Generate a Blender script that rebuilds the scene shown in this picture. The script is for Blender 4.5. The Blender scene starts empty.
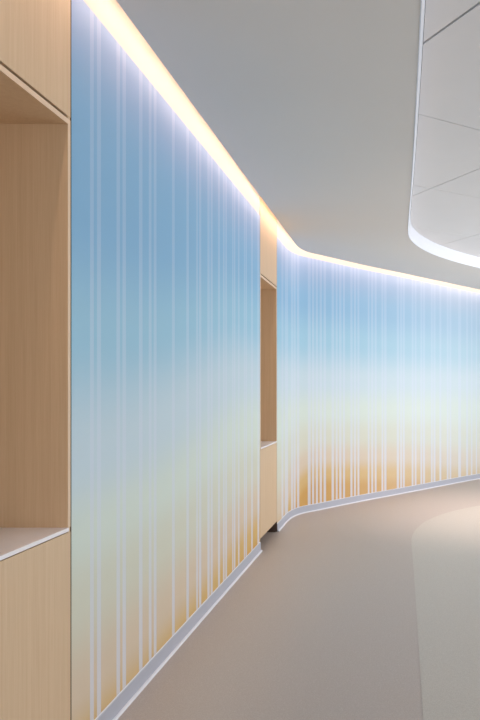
import bpy, bmesh, math, random
from mathutils import Vector

# ------------------------------------------------------------------ camera, world, lights, exposure
sc = bpy.context.scene
C = sc.collection
CAM = Vector((1.227, 0.0, 1.4))
cd = bpy.data.cameras.new('camera')
cam = bpy.data.objects.new('camera', cd); C.objects.link(cam)
cam.location = CAM
cam.rotation_euler = (math.pi / 2, 0, 0)
cd.sensor_fit = 'VERTICAL'; cd.sensor_height = 36; cd.sensor_width = 24; cd.lens = 35
cd.shift_x = -162 / 720
cd.shift_y = 29 / 720
cd.clip_start = 0.05
sc.camera = cam

w = bpy.data.worlds.new('sky'); sc.world = w; w.use_nodes = True
bg = w.node_tree.nodes['Background']
bg.inputs[0].default_value = (0.72, 0.84, 1.0, 1); bg.inputs[1].default_value = 1.0

def area(name, loc, target, sx, sy, power, col):
    l = bpy.data.lights.new(name, 'AREA'); l.shape = 'RECTANGLE'; l.size = sx; l.size_y = sy
    l.energy = power; l.color = col
    o = bpy.data.objects.new(name, l); C.objects.link(o); o.location = loc
    d = Vector(target) - Vector(loc)
    o.rotation_euler = d.to_track_quat('-Z', 'Y').to_euler()
    return o

def srgb(r, g, b):
    f = lambda c: (c / 255 / 12.92) if c / 255 <= 0.04045 else ((c / 255 + 0.055) / 1.055) ** 2.4
    return (f(r), f(g), f(b), 1)

Y_BACK = -2.6
# daylight entering through the window wall on the right
area('window_daylight', (5.9, 7.6, 1.45), (0.0, 7.2, 1.45), 4.6, 2.2, 172, (0.93, 0.97, 1.0))
area('window_daylight_near', (5.9, 1.5, 1.45), (0.0, 1.5, 1.45), 3.4, 2.2, 30, (1.0, 0.95, 0.91))  # added front fill that brightens the niche interiors
area('glazed_entrance_daylight', (3.2, Y_BACK + 0.1, 1.4), (2.6, 6.0, 1.4), 3.6, 2.2, 46, (1.0, 0.96, 0.93))  # added fill behind the camera, lifts niche ends and tray face
# warm pool of light on the floor by the far wall
sp = bpy.data.lights.new('downlight_beam', 'SPOT'); sp.energy = 290; sp.color = (1.0, 0.74, 0.62)
sp.spot_size = math.radians(80); sp.spot_blend = 1.0; sp.shadow_soft_size = 0.06
spo = bpy.data.objects.new('downlight_beam', sp); C.objects.link(spo); spo.location = (2.55, 7.9, 2.98)
COVE = 36.0

vs = sc.view_settings
vs.view_transform = 'Standard'; vs.look = 'None'; vs.gamma = 1; vs.use_curve_mapping = False
vs.exposure = 0.0
sc.cycles.use_denoising = True
sc.cycles.max_bounces = 10; sc.cycles.diffuse_bounces = 7

# ------------------------------------------------------------------ materials
def new_mat(name):
    m = bpy.data.materials.new(name); m.use_nodes = True
    return m, m.node_tree, m.node_tree.nodes['Principled BSDF']

def plain(name, col, rough=0.6, spec=0.4, bump=0.0, bscale=400, vary=0.0, vscale=3.0):
    m, t, p = new_mat(name)
    p.inputs['Roughness'].default_value = rough
    p.inputs['Specular IOR Level'].default_value = spec
    tc = t.nodes.new('ShaderNodeTexCoord')
    n = t.nodes.new('ShaderNodeTexNoise'); n.inputs['Scale'].default_value = vscale; n.inputs['Detail'].default_value = 3
    t.links.new(tc.outputs['Object'], n.inputs['Vector'])
    r = t.nodes.new('ShaderNodeValToRGB')
    e = r.color_ramp.elements
    e[0].position = 0.3; e[1].position = 0.7
    e[0].color = tuple(c * (1 - vary) for c in col[:3]) + (1,)
    e[1].color = tuple(min(1, c * (1 + vary)) for c in col[:3]) + (1,)
    t.links.new(n.outputs['Fac'], r.inputs['Fac']); t.links.new(r.outputs['Color'], p.inputs['Base Color'])
    if bump:
        n2 = t.nodes.new('ShaderNodeTexNoise'); n2.inputs['Scale'].default_value = bscale
        t.links.new(tc.outputs['Object'], n2.inputs['Vector'])
        b = t.nodes.new('ShaderNodeBump'); b.inputs['Strength'].default_value = bump; b.inputs['Distance'].default_value = 0.001
        t.links.new(n2.outputs['Fac'], b.inputs['Height']); t.links.new(b.outputs['Normal'], p.inputs['Normal'])
    return m

def emitter(name, col, s):
    m = bpy.data.materials.new(name); m.use_nodes = True; t = m.node_tree
    t.nodes.remove(t.nodes['Principled BSDF'])
    e = t.nodes.new('ShaderNodeEmission'); e.inputs[0].default_value = col; e.inputs[1].default_value = s
    t.links.new(e.outputs[0], t.nodes['Material Output'].inputs[0])
    return m

def vinyl(name, c1, c2, c3):
    """speckled sheet vinyl"""
    m, t, p = new_mat(name)
    tc = t.nodes.new('ShaderNodeTexCoord')
    n = t.nodes.new('ShaderNodeTexNoise'); n.inputs['Scale'].default_value = 170; n.inputs['Detail'].default_value = 2
    n2 = t.nodes.new('ShaderNodeTexVoronoi'); n2.inputs['Scale'].default_value = 260
    t.links.new(tc.outputs['Object'], n.inputs['Vector']); t.links.new(tc.outputs['Object'], n2.inputs['Vector'])
    r = t.nodes.new('ShaderNodeValToRGB'); e = r.color_ramp.elements
    e[0].position = 0.35; e[0].color = c1; e[1].position = 0.62; e[1].color = c2
    t.links.new(n.outputs['Fac'], r.inputs['Fac'])
    r2 = t.nodes.new('ShaderNodeValToRGB'); e = r2.color_ramp.elements
    e[0].position = 0.80; e[0].color = (0, 0, 0, 1); e[1].position = 0.9; e[1].color = (0.35, 0.35, 0.35, 1)
    sep = t.nodes.new('ShaderNodeSeparateColor'); t.links.new(n2.outputs['Color'], sep.inputs[0])
    t.links.new(sep.outputs[0], r2.inputs['Fac'])
    mx = t.nodes.new('ShaderNodeMix'); mx.data_type = 'RGBA'
    t.links.new(r2.outputs['Color'], mx.inputs[0]); t.links.new(r.outputs['Color'], mx.inputs[6]); mx.inputs[7].default_value = c3
    t.links.new(mx.outputs[2], p.inputs['Base Color'])
    p.inputs['Roughness'].default_value = 0.42; p.inputs['Specular IOR Level'].default_value = 0.45
    return m

def wood(name, c1, c2):
    m, t, p = new_mat(name)
    tc = t.nodes.new('ShaderNodeTexCoord')
    def layer(sx, sz, det):
        mp = t.nodes.new('ShaderNodeMapping'); mp.inputs['Scale'].default_value = (sx, sx, sz)
        n = t.nodes.new('ShaderNodeTexNoise'); n.inputs['Scale'].default_value = 1; n.inputs['Detail'].default_value = det
        t.links.new(tc.outputs['Object'], mp.inputs['Vector']); t.links.new(mp.outputs[0], n.inputs['Vector'])
        return n
    a = layer(240, 5, 3); b = layer(60, 0.9, 3)
    add = t.nodes.new('ShaderNodeMath'); add.operation = 'ADD'
    t.links.new(a.outputs['Fac'], add.inputs[0]); t.links.new(b.outputs['Fac'], add.inputs[1])
    h = t.nodes.new('ShaderNodeMath'); h.operation = 'MULTIPLY'; h.inputs[1].default_value = 0.5
    t.links.new(add.outputs[0], h.inputs[0])
    r = t.nodes.new('ShaderNodeValToRGB'); e = r.color_ramp.elements
    e[0].position = 0.36; e[0].color = c1; e[1].position = 0.64; e[1].color = c2
    t.links.new(h.outputs[0], r.inputs['Fac']); t.links.new(r.outputs['Color'], p.inputs['Base Color'])
    p.inputs['Roughness'].default_value = 0.5; p.inputs['Specular IOR Level'].default_value = 0.35
    return m

def wallcovering():
    m, t, p = new_mat('striped_wallcovering')
    g = t.nodes.new('ShaderNodeAttribute'); g.attribute_name = 'grad'
    s = t.nodes.new('ShaderNodeAttribute'); s.attribute_name = 'stripe'
    mr = t.nodes.new('ShaderNodeMath'); mr.operation = 'DIVIDE'; mr.inputs[1].default_value = 3.0
    t.links.new(g.outputs['Fac'], mr.inputs[0])
    r = t.nodes.new('ShaderNodeValToRGB'); r.color_ramp.interpolation = 'EASE'
    stops = WALL_STOPS
    el = r.color_ramp.elements
    el[0].position = stops[0][0] / 3; el[0].color = srgb(*stops[0][1])
    el[1].position = stops[-1][0] / 3; el[1].color = srgb(*stops[-1][1])
    for z, c in stops[1:-1]:
        k = el.new(z / 3); k.color = srgb(*c)
    t.links.new(mr.outputs[0], r.inputs['Fac'])
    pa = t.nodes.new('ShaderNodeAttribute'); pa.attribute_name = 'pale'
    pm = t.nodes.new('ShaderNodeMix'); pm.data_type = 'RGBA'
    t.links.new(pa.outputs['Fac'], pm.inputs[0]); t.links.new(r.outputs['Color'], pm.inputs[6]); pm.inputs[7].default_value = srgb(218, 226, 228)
    # strength of the pale overprinted stripes with height
    r2 = t.nodes.new('ShaderNodeValToRGB'); e = r2.color_ramp.elements
    e[0].position = 0.05; e[0].color = (0.70,) * 3 + (1,); e[1].position = 0.85; e[1].color = (0.20,) * 3 + (1,)
    k = e.new(0.35); k.color = (0.4,) * 3 + (1,)
    t.links.new(mr.outputs[0], r2.inputs['Fac'])
    mul = t.nodes.new('ShaderNodeMath'); mul.operation = 'MULTIPLY'
    t.links.new(r2.outputs['Color'], mul.inputs[0]); t.links.new(s.outputs['Fac'], mul.inputs[1])
    mx = t.nodes.new('ShaderNodeMix'); mx.data_type = 'RGBA'
    t.links.new(mul.outputs[0], mx.inputs[0]); t.links.new(pm.outputs[2], mx.inputs[6]); mx.inputs[7].default_value = srgb(212, 220, 238)
    t.links.new(mx.outputs[2], p.inputs['Base Color'])
    p.inputs['Roughness'].default_value = 0.55; p.inputs['Specular IOR Level'].default_value = 0.3
    return m

WALL_STOPS = [(0.03, (204, 153, 66)), (0.20, (211, 174, 106)), (0.44, (214, 196, 172)), (0.74, (209, 211, 194)),
              (1.1, (208, 221, 212)), (1.5, (192, 213, 224)), (1.95, (150, 196, 220)), (2.4, (128, 178, 215)), (2.87, (150, 174, 212))]

M = {
    'white': plain('white_wall_paint', srgb(236, 234, 230), 0.7, 0.3, 0.05, 300, 0.01),
    'cove': plain('cream_cove_paint', srgb(206, 198, 190), 0.7, 0.3),
    'ceil': plain('ceiling_paint', srgb(219, 216, 212), 0.8, 0.2, 0.06, 250, 0.015, 0.8),
    'panel': plain('satin_ceiling_panel', srgb(222, 221, 222), 0.45, 0.4, 0, 1, 0.01),
    'trim': plain('white_metal_trim', srgb(232, 236, 246), 0.35, 0.5, 0, 1, 0.0),
    'base': plain('grey_rubber_base', srgb(178, 180, 191), 0.5, 0.4, 0.03, 500, 0.01),
    'toe': plain('white_sealant', srgb(228, 228, 234), 0.4, 0.5),  # highlight along the base toe and top edge put into the colour
    'counter': plain('white_solid_surface', srgb(240, 238, 242), 0.35, 0.5, 0, 1, 0.0),
    'shadowgap': plain('dark_reveal', srgb(60, 42, 30), 0.8, 0.1),
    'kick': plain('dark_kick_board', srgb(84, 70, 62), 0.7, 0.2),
    'wood': wood('maple_laminate', srgb(206, 177, 143), srgb(215, 188, 155)),
    'woodedge': plain('pale_maple_edging', srgb(226, 200, 172), 0.5, 0.3, 0, 1, 0.02),
    'floor': vinyl('speckled_grey_brown_vinyl', srgb(180, 167, 158), srgb(192, 179, 170), srgb(206, 198, 192)),
    'inlay': vinyl('speckled_light_vinyl', srgb(188, 180, 170), srgb(200, 192, 181), srgb(214, 210, 202)),
    'led': emitter('warm_led', (1.0, 0.72, 0.57, 1), COVE),
    'edge_led': emitter('cool_edge_light', (0.93, 0.96, 1.0, 1), 0.9),
    'glass': None,
}
M['wallcovering'] = wallcovering()

# ------------------------------------------------------------------ helpers
def obj(name, bm, mat, parent=None, smooth=False):
    bmesh.ops.recalc_face_normals(bm, faces=bm.faces)
    me = bpy.data.meshes.new(name); bm.to_mesh(me); bm.free()
    if smooth:
        for p in me.polygons: p.use_smooth = True
    for mm in (mat if isinstance(mat, list) else [mat]): me.materials.append(mm)
    o = bpy.data.objects.new(name, me); C.objects.link(o)
    if parent: o.parent = parent; o.matrix_parent_inverse.identity()
    return o

def struct(name, bm, mat, parent=None):
    o = obj(name, bm, mat, parent); o['kind'] = 'structure'; return o

def box(bm, a, b, bev=0.0):
    v = [bm.verts.new((x, y, z)) for x in (a[0], b[0]) for y in (a[1], b[1]) for z in (a[2], b[2])]
    fs = [bm.faces.new([v[i] for i in q]) for q in ((0, 1, 3, 2), (4, 6, 7, 5), (0, 4, 5, 1), (2, 3, 7, 6), (0, 2, 6, 4), (1, 5, 7, 3))]
    if bev:
        es = list({e for f in fs for e in f.edges})
        bmesh.ops.bevel(bm, geom=es, offset=bev, segments=2, affect='EDGES', profile=0.5)
    return bm

def nb(): return bmesh.new()

def smooth_path(P, step=0.04):
    out = []
    for i in range(len(P) - 1):
        p0 = Vector(P[max(i - 1, 0)]); p1 = Vector(P[i]); p2 = Vector(P[i + 1]); p3 = Vector(P[min(i + 2, len(P) - 1)])
        n = max(2, int((p2 - p1).length / step))
        for k in range(n):
            t = k / n
            out.append(0.5 * ((2 * p1) + (p2 - p0) * t + (2 * p0 - 5 * p1 + 4 * p2 - p3) * t * t + (3 * p1 - p0 - 3 * p2 + p3) * t ** 3))
    out.append(Vector(P[-1]))
    return out

class Path:
    """a plan curve; at(s, d) is the point at arc length s, pushed d metres into the room"""
    def __init__(self, P):
        self.P = P; self.S = [0.0]
        for a, b in zip(P, P[1:]): self.S.append(self.S[-1] + (b - a).length)
        self.N = []
        for i in range(len(P)):
            t = (P[min(i + 1, len(P) - 1)] - P[max(i - 1, 0)]).normalized()
            self.N.append(Vector((t.y, -t.x)))
    @property
    def L(self): return self.S[-1]
    def at(self, s, d=0.0):
        i = 0
        lo, hi = 0, len(self.S) - 1
        while hi - lo > 1:
            mid = (lo + hi) // 2
            if self.S[mid] <= s: lo = mid
            else: hi = mid
        i = lo; k = (s - self.S[i]) / (self.S[i + 1] - self.S[i])
        return self.P[i].lerp(self.P[i + 1], k) + self.N[i].lerp(self.N[i + 1], k) * d
    def stations(self, s0, s1):
        return [s0] + [s for s in self.S if s0 + 1e-4 < s < s1 - 1e-4] + [s1]

def sweep(path, prof, s0=None, s1=None, closed=True, mats=None):
    """prof: list of (d, z) around the section; extruded along the path"""
    s0 = 0 if s0 is None else s0; s1 = path.L if s1 is None else s1
    bm = nb(); rings = []
    for s in path.stations(s0, s1):
        r = []
        for d, z in prof:
            p = path.at(s, d); r.append(bm.verts.new((p.x, p.y, z)))
        rings.append(r)
    n = len(prof)
    for a, b in zip(rings, rings[1:]):
        for i in range(n if closed else n - 1):
            j = (i + 1) % n
            bm.faces.new((a[i], a[j], b[j], b[i]))
    if closed:
        bm.faces.new(rings[0]); bm.faces.new(rings[-1][::-1])
    return bm

def plate(loops, z0, z1):
    """horizontal slab with the first loop as its outline and the rest as holes"""
    bm = nb(); edges = []
    for lp in loops:
        vs_ = [bm.verts.new((x, y, z0)) for x, y in lp]
        for i in range(len(vs_)): edges.append(bm.edges.new((vs_[i], vs_[(i + 1) % len(vs_)])))
    r = bmesh.ops.triangle_fill(bm, use_beauty=True, use_dissolve=False, edges=edges)
    fs = [g for g in r['geom'] if isinstance(g, bmesh.types.BMFace)]
    e = bmesh.ops.extrude_face_region(bm, geom=fs, use_keep_orig=True)
    for v in e['geom']:
        if isinstance(v, bmesh.types.BMVert): v.co.z = z1
    return bm

def thing(name, label, cat, loc=(0, 0, 0), group=None):
    o = bpy.data.objects.new(name, None); C.objects.link(o); o.location = loc
    o['label'] = label; o['category'] = cat
    if group: o['group'] = group
    return o

# ------------------------------------------------------------------ plan of the room
H_COVER, H_CEIL, H_COVE, H_BASE = 2.897, 2.925, 3.14, 0.078
CAB = [(1.7765, 2.599), (6.0485, 6.871)]
X1, Y0 = 6.0, -2.6
farP = smooth_path([(0.0, 6.871), (0.0, 7.15), (0.0, 7.38), (0.018, 7.62), (0.09, 7.86), (0.26, 8.10), (0.53, 8.48), (0.83, 8.88),
                    (1.22, 9.37), (1.82, 10.15), (2.37, 10.85), (3.05, 11.6), (3.9, 12.4), (5.0, 13.2), (6.0, 13.8)])
far = Path(farP)
near0 = Path([Vector((0, Y0)), Vector((0, CAB[0][0]))])
near1 = Path([Vector((0, CAB[0][1])), Vector((0, CAB[1][0]))])
whole = Path([Vector((0, Y0 + 0.5 * i)) for i in range(19)] + farP)      # Y0..5.4, then the curve

def floor_outline(d=0.0):
    pts = [(p.x, p.y) for p in (far.at(s) for s in far.stations(0, far.L))]
    return [(-0.5, Y0), (-0.5, 6.871)] + pts + [(X1, Y0)]

# floor, with the paler inset shape
ins = smooth_path([(1.317, 2.0), (1.317, 5.4), (1.312, 6.2), (1.325, 6.67), (1.385, 7.07), (1.5, 7.46), (1.70, 7.86), (1.93, 8.17), (2.18, 8.43)], 0.08)
inset = [(1.317, Y0 + 0.4)] + [(p.x, p.y) for p in ins] + [(3.55, 9.95), (4.0, 10.2), (4.4, 10.0), (4.55, 9.3), (4.55, Y0 + 0.4)]
floor = struct('floor', plate([floor_outline()], -0.05, 0.0), M['floor'])
fi = struct('floor_inlay', plate([inset], -0.02, 0.0012), M['inlay'], floor)

# ------------------------------------------------------------------ walls with the printed covering
STRIPES_NEAR = [(90, 93.8), (97, 101), (116.5, 120), (122.5, 126), (139, 142.5), (148.8, 151.5), (153.8, 156.5), (172, 174.7),
                (186.4, 188.9), (196.2, 198), (199, 201.3), (207.4, 209.7), (210.6, 212.7), (218, 220), (223, 224.6), (225.3, 227),
                (232.2, 233.3), (233.8, 235.4), (238.1, 239.5), (243.9, 245), (245.5, 246.9), (251.2, 252.8), (257.4, 259.2)]
STRIPES_FAR = [(281.5, 283.3), (285, 288), (291, 293), (293.6, 295.7), (297, 299.3), (307.8, 310.6), (312, 314.2), (315.8, 318),
               (319.7, 322), (323.6, 326), (331.6, 334), (335.8, 337.6), (339.2, 341.5), (343, 345), (350.4, 352.5), (354, 356),
               (357.5, 359.4), (367.8, 369.5), (371.3, 373.2), (374.7, 376.6), (381.5, 383.3), (384.2, 386.5), (396.8, 399), (400.2, 402),
               (402.8, 404.8), (411.7, 413.5), (414.7, 416.5), (420.4, 422.2), (423, 425), (431, 432.6), (433.5, 435.5),
               (439.4, 441.3), (446.8, 448.6), (449.5, 451.3), (458.2, 461), (466.2, 468), (471, 472.4), (475.8, 477)]

def bearing(p):
    """horizontal bearing of a plan point as seen from the survey point, in units of the survey grid"""
    d = p - CAM.xy
    return 402 + 700 * d.x / d.y

def arc_of(path, b):
    lo, hi = 0.0, path.L
    for _ in range(40):
        mid = (lo + hi) / 2
        if bearing(path.at(mid)) < b: lo = mid
        else: hi = mid
    return (lo + hi) / 2

def printed_wall(name, path, stripes, u0, tone, pale=lambda u: 0.0):
    L = path.L
    cuts = set(round(s, 5) for s in path.S)
    k = 0.0
    while k < L: cuts.add(round(k, 5)); k += 0.12
    for a, b in stripes: cuts.add(round(a, 5)); cuts.add(round(b, 5))
    cuts = sorted(cuts)
    cols = [cuts[0]]
    edges = {round(e, 5) for ab in stripes for e in ab}
    for c in cuts[1:]:
        if c - cols[-1] < 0.002 and c not in edges: continue
        cols.append(c)
    cols[-1] = L
    rows = [i * H_COVER / 28 for i in range(29)]
    bm = nb()
    gl = bm.verts.layers.float.new('grad'); pl = bm.verts.layers.float.new('pale'); sl = bm.faces.layers.float.new('stripe')
    def grid(d):
        g = []
        for s in cols:
            p = path.at(s, d); col = []
            for z in rows:
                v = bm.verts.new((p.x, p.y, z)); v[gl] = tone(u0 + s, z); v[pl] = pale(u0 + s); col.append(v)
            g.append(col)
        return g
    F, B = grid(0.0), grid(-0.1)
    n, m = len(cols), len(rows)
    for i in range(n - 1):
        mid = (cols[i] + cols[i + 1]) / 2
        st = 1.0 if any(a < mid < b for a, b in stripes) else 0.0
        for j in range(m - 1):
            f = bm.faces.new((F[i][j], F[i + 1][j], F[i + 1][j + 1], F[i][j + 1])); f[sl] = st
            bm.faces.new((B[i][j], B[i][j + 1], B[i + 1][j + 1], B[i + 1][j]))
        bm.faces.new((F[i][0], B[i][0], B[i + 1][0], F[i + 1][0]))
        bm.faces.new((F[i][-1], F[i + 1][-1], B[i + 1][-1], B[i][-1]))
    for i in (0, n - 1):
        for j in range(m - 1): bm.faces.new((F[i][j], F[i][j + 1], B[i][j + 1], B[i][j]))
    o = struct(name, bm, M['wallcovering'])
    # plain painted wall above the covering, up into the light cove
    struct('cove_wall', sweep(path, [(-0.003, H_COVER), (-0.003, H_COVE), (-0.1, H_COVE), (-0.1, H_COVER)]), M['cove'], o)
    return o

def bump1(x, c, w): return math.exp(-((x - c) / w) ** 2)
def sstep(a, b, x):
    t = min(1, max(0, (x - a) / (b - a))); return t * t * (3 - 2 * t)
def tone_near(y, z):
    # the printed ochre starts lower on this stretch; u is the distance along the corridor
    up = -0.20 + 0.19 * sstep(3.2, 6.0, y)
    k = 1 - sstep(0.1, 1.5, z)
    sky = 0.34 * (1 - sstep(2.6, 5.6, y)) * sstep(0.5, 1.2, z) * (1 - sstep(2.0, 2.6, z))
    return z - up * k + sky
def tone_far(u, z):
    k = 1 - sstep(0.1, 1.5, z)
    amt = -0.26 + 0.50 * sstep(0.45, 1.3, u) - 0.34 * sstep(1.6, 4.0, u) + 0.05 * math.sin(u * 2.3)
    return z - amt * k

random.seed(4)
def random_stripes(a, b):
    out = []; s = a
    while s < b:
        for _ in range(random.choice((1, 2, 2, 3))):
            wd = random.uniform(0.022, 0.034)
            if s + wd < b: out.append((s, s + wd))
            s += wd + random.uniform(0.02, 0.04)
        s += random.uniform(0.05, 0.22)
    return out
st_near = [(arc_of(near1, a), arc_of(near1, b)) for a, b in STRIPES_NEAR]
st_far = [(arc_of(far, a), arc_of(far, b)) for a, b in STRIPES_FAR]
st_far += random_stripes(st_far[-1][1] + 0.08, far.L - 0.1)
printed_wall('wall_left', near0, random_stripes(0.1, near0.L - 0.1), Y0, tone_near)
printed_wall('wall_left', near1, st_near, CAB[0][1], tone_near)
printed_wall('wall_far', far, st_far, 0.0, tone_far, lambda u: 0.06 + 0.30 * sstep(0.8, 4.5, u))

# resilient coved base along the walls: face, flared toe, white strip painting the lamp-lit toe line at the floor
def baseboard(name, path):
    prof = [(0.0, 0.0), (0.018, 0.0), (0.018, 0.004), (0.011, 0.008), (0.008, 0.013), (0.007, 0.020), (0.006, H_BASE - 0.004), (0.003, H_BASE), (0.0, H_BASE)]
    o = struct(name, sweep(path, prof), M['base'])
    struct('sealant_bead', sweep(path, [(0.012, 0.0), (0.022, 0.0), (0.0215, 0.004), (0.018, 0.0085), (0.013, 0.0105), (0.0085, 0.0105)]), M['toe'], o)
    struct('top_edge', sweep(path, [(0.0, H_BASE), (0.0042, H_BASE), (0.003, H_BASE + 0.003), (0.0, H_BASE + 0.003)]), M['toe'], o)
baseboard('baseboard_left', near0); baseboard('baseboard_left', near1); baseboard('baseboard_far', far)

# other walls, behind and right of the camera
bm = nb(); box(bm, (-0.5, Y0 - 0.12, 0), (1.3, Y0, H_COVE)); box(bm, (5.1, Y0 - 0.12, 0), (X1, Y0, H_COVE)); box(bm, (1.3, Y0 - 0.12, 2.55), (5.1, Y0, H_COVE)); box(bm, (1.3, Y0 - 0.12, 0), (5.1, Y0, 0.25))  # opening added to go with the unseen back fill lamp
struct('wall_back', bm, M['white'])
bm = nb()
WIN = [(-0.2, 3.2), (5.3, 7.5), (7.7, 9.9)]
box(bm, (X1, Y0, 0), (X1 + 0.15, 13.6, 0.35)); box(bm, (X1, Y0, 2.55), (X1 + 0.15, 13.6, H_COVE))
ys = [Y0] + [v for ab in WIN for v in ab] + [13.6]
for i in range(0, len(ys), 2): box(bm, (X1, ys[i], 0.35), (X1 + 0.15, ys[i + 1], 2.55))
struct('wall_right', bm, M['white'])
m, t, p = new_mat('window_glass'); p.inputs['Transmission Weight'].default_value = 1; p.inputs['Roughness'].default_value = 0.02; p.inputs['IOR'].default_value = 1.1
for i, (a, b) in enumerate(WIN):
    bm = nb()
    for q in ((a, 0.35, a + 0.05, 2.55), (b - 0.05, 0.35, b, 2.55), (a, 0.35, b, 0.40), (a, 2.50, b, 2.55), ((a + b) / 2 - 0.025, 0.35, (a + b) / 2 + 0.025, 2.55)):
        box(bm, (X1 + 0.03, q[0], q[1]), (X1 + 0.09, q[2], q[3]))
    f = struct('window_%d' % (i + 1), bm, M['trim'])
    bm = nb(); box(bm, (X1 + 0.055, a + 0.05, 0.4), (X1 + 0.063, b - 0.05, 2.5)); struct('pane', bm, m, f)

# ------------------------------------------------------------------ ceiling, light cove and raised tray
GAP = 0.105
edge = [whole.at(s, GAP) for s in whole.stations(0, whole.L - 0.05)]
tray = smooth_path([(1.303, 1.5), (1.303, 3.8), (1.297, 5.2), (1.286, 6.3), (1.29, 6.9), (1.335, 7.24), (1.43, 7.57), (1.575, 7.91), (1.745, 8.2), (1.93, 8.47), (2.21, 8.82), (2.7, 9.4), (3.35, 10.1)], 0.06)
tray = [Vector((1.303, Y0 + 0.5))] + tray + smooth_path([(3.55, 10.3), (3.85, 10.45), (4.25, 10.35), (4.45, 10.0), (4.5, 9.4), (4.5, 6.0)], 0.1) + [Vector((4.5, Y0 + 0.5))]
ceiling = struct('ceiling', plate([[(p.x, p.y) for p in edge] + [(X1, 13.4), (X1, Y0)], [(p.x, p.y) for p in tray]], H_CEIL, H_CEIL + 0.02), M['ceil'])
struct('cove_top', plate([[(-0.1, Y0)] + [(p.x, p.y) for p in (whole.at(s, -0.09) for s in whole.stations(0.05, whole.L - 0.05))] + [(X1, Y0)]], H_COVE, H_COVE + 0.05), M['white'], ceiling)
# warm linear lamp lying up in the cove, shining down the wall
led = sweep(whole, [(0.078, 3.034), (0.094, 3.034), (0.094, 3.040), (0.078, 3.040)], 0.1, whole.L - 0.3)
struct('cove_lamp', led, M['led'], ceiling)
struct('cove_lamp_housing', sweep(whole, [(0.074, 3.041), (0.098, 3.041), (0.104, H_COVE - 0.002), (0.072, H_COVE - 0.002)], 0.1, whole.L - 0.3), M['white'], ceiling)
# trim round the tray: a narrow flange below and a tall inner face
TZ = 3.05
tp = Path(tray + [tray[0]])
struct('tray_trim', sweep(tp, [(-0.003, H_CEIL - 0.002), (0.002, H_CEIL - 0.003), (0.010, H_CEIL + 0.03), (0.018, H_CEIL + 0.075), (0.024, TZ + 0.015), (0.010, TZ + 0.015), (-0.003, H_CEIL + 0.004)]), M['trim'], ceiling)
# satin panels laid diagonally in the tray, with open joints
n_ = Vector((0.835, 0.55)); m_ = Vector((-0.55, 0.835))
inside = [tp.at(s, 0.025) for s in tp.stations(0, tp.L - 0.01)]
N0, NS, M0, MS = 0, 1, 0, 1
def clip(poly, nrm, lim, keep_less):
    out = []
    for i in range(len(poly)):
        a, b = poly[i], poly[(i + 1) % len(poly)]
        da, db = a.dot(nrm) - lim, b.dot(nrm) - lim
        if not keep_less: da, db = -da, -db
        if da <= 0: out.append(a)
        if (da < 0) != (db < 0) and abs(da - db) > 1e-9: out.append(a.lerp(b, da / (da - db)))
    return out
nl = [-2.8, -1.37, 0.07, 1.51, 2.948, 4.391, 5.81, 7.25, 8.7, 10.14, 11.6]
ml = [-6.5, -5.0, -3.5, -2.13, -0.9, 0.32, 1.55, 2.779, 4.006, 5.233, 6.46, 7.69, 8.9]
pn = 0
import itertools
for (a, b), (c, d) in itertools.product(zip(nl, nl[1:]), zip(ml, ml[1:])):
    ga, gb = (0.004 if a != 2.948 else 0.007), (0.004 if b != 2.948 else 0.007)
    q = clip(clip(clip(clip(inside, n_, a + ga, False), n_, b - gb, True), m_, c + 0.0035, False), m_, d - 0.0035, True)
    if len(q) < 3: continue
    bm = nb(); v = [bm.verts.new((x.x, x.y, TZ)) for x in q]
    try: f = bm.faces.new(v)
    except ValueError: bm.free(); continue
    if f.calc_area() < 0.01: bm.free(); continue
    e = bmesh.ops.extrude_face_region(bm, geom=[f], use_keep_orig=True)
    for g in e['geom']:
        if isinstance(g, bmesh.types.BMVert): g.co.z = TZ + 0.012
    struct('ceiling_panel', bm, M['panel'], ceiling)
# dark void board behind the joints
struct('tray_backing', plate([[(p.x, p.y) for p in inside]], TZ + 0.03, TZ + 0.035), M['shadowgap'], ceiling)

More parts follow.
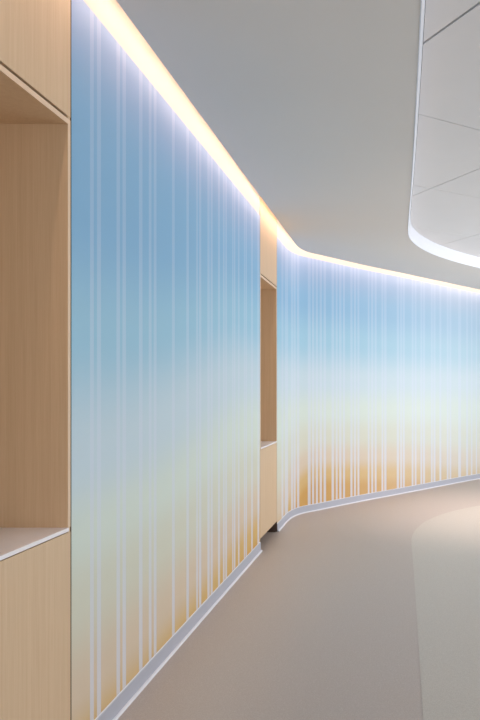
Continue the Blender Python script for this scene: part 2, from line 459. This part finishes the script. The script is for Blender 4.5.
# ------------------------------------------------------------------ niche cabinets (origin at the front left foot, y along the wall)
Wd, T, Dp, Hh = 0.8225, 0.019, 0.42, 3.10
SH, NT = 0.891, 2.374
def cabinet(y0, label):
    t = thing('niche_cabinet', label, 'cabinet', (0, y0, 0), 'maple cabinets with open niches')
    g = 0.008
    def part(name, boxes, mat, parent=None, bev=0.0):
        bm = nb()
        for a, b in boxes: box(bm, a, b, bev)
        return obj(name, bm, mat, parent or t)
    for s in (0, 1):
        a, b = (g, g + T) if s == 0 else (Wd - g - T, Wd - g)
        sp_ = part('side_panel', [((-Dp, a, 0.103), (-0.0015, b, Hh))], M['wood'])
        part('foot_panel', [((-Dp, a, 0.0), (-0.012, b, 0.1028))], M['kick'], sp_)['label'] = 'dark foot below the side panel'  # shade under the cabinet is put into the foot's colour
        e = part('edging', [((-0.0015, a, SH), (0.0, b, NT + T))], M['woodedge'], sp_)
        e['label'] = 'pale front edging'
    i0, i1 = g + T, Wd - g - T
    part('back_panel', [((-Dp, i0, 0.103), (-Dp + 0.012, i1, Hh))], M['wood'])
    nt = part('niche_top', [((-Dp + 0.012, i0, NT), (-0.0015, i1, NT + T))], M['wood'])
    part('edging', [((-0.0015, i0, NT), (0.0, i1, NT + T))], M['woodedge'], nt)['label'] = 'pale front edging'
    for z0_, z1_, x1_ in ((NT + T, NT + T + 0.012, -0.014), (SH - 0.020, SH - 0.014, -0.010)):
        part('reveal', [((-0.03, i0, z0_), (x1_, i1, z1_))], M['shadowgap'])['label'] = 'dark shadow gap'
    part('countertop', [((-Dp + 0.012, i0, SH - 0.014), (0.004, i1, SH))], M['counter'], bev=0.0012)['label'] = 'white counter with a thin front edge'
    part('upper_door', [((-0.019, g, NT + T + 0.011), (0.0, Wd - g, Hh))], M['wood'])
    part('lower_door', [((-0.019, g, 0.103), (0.0, Wd - g, SH - 0.0185))], M['wood'])
    part('joint', [((-0.012, Wd - g, 0.0), (-0.0008, Wd - 0.0002, Hh))], M['shadowgap'])['label'] = 'dark joint against the wall'
    part('bottom_panel', [((-Dp + 0.012, i0, 0.104), (-0.019, i1, 0.122))], M['wood'])
    part('kick_board', [((-0.116, i0, 0.0), (-0.1, i1, 0.103))], M['kick'])
    return t
cabinet(CAB[0][0], 'pale maple niche cabinet nearest the viewer, at the left edge beside the blue striped wall')
cabinet(CAB[1][0], 'narrow-looking maple niche cabinet farther down, between the two stretches of striped wall')
# the round downlight over the corridor, set flush in the tray
bm = nb(); bmesh.ops.create_cone(bm, cap_ends=False, segments=32, radius1=0.085, radius2=0.075, depth=0.012)
bmesh.ops.translate(bm, vec=(2.55, 7.9, TZ - 0.006), verts=bm.verts)
struct('downlight_ring', bm, M['trim'], ceiling)
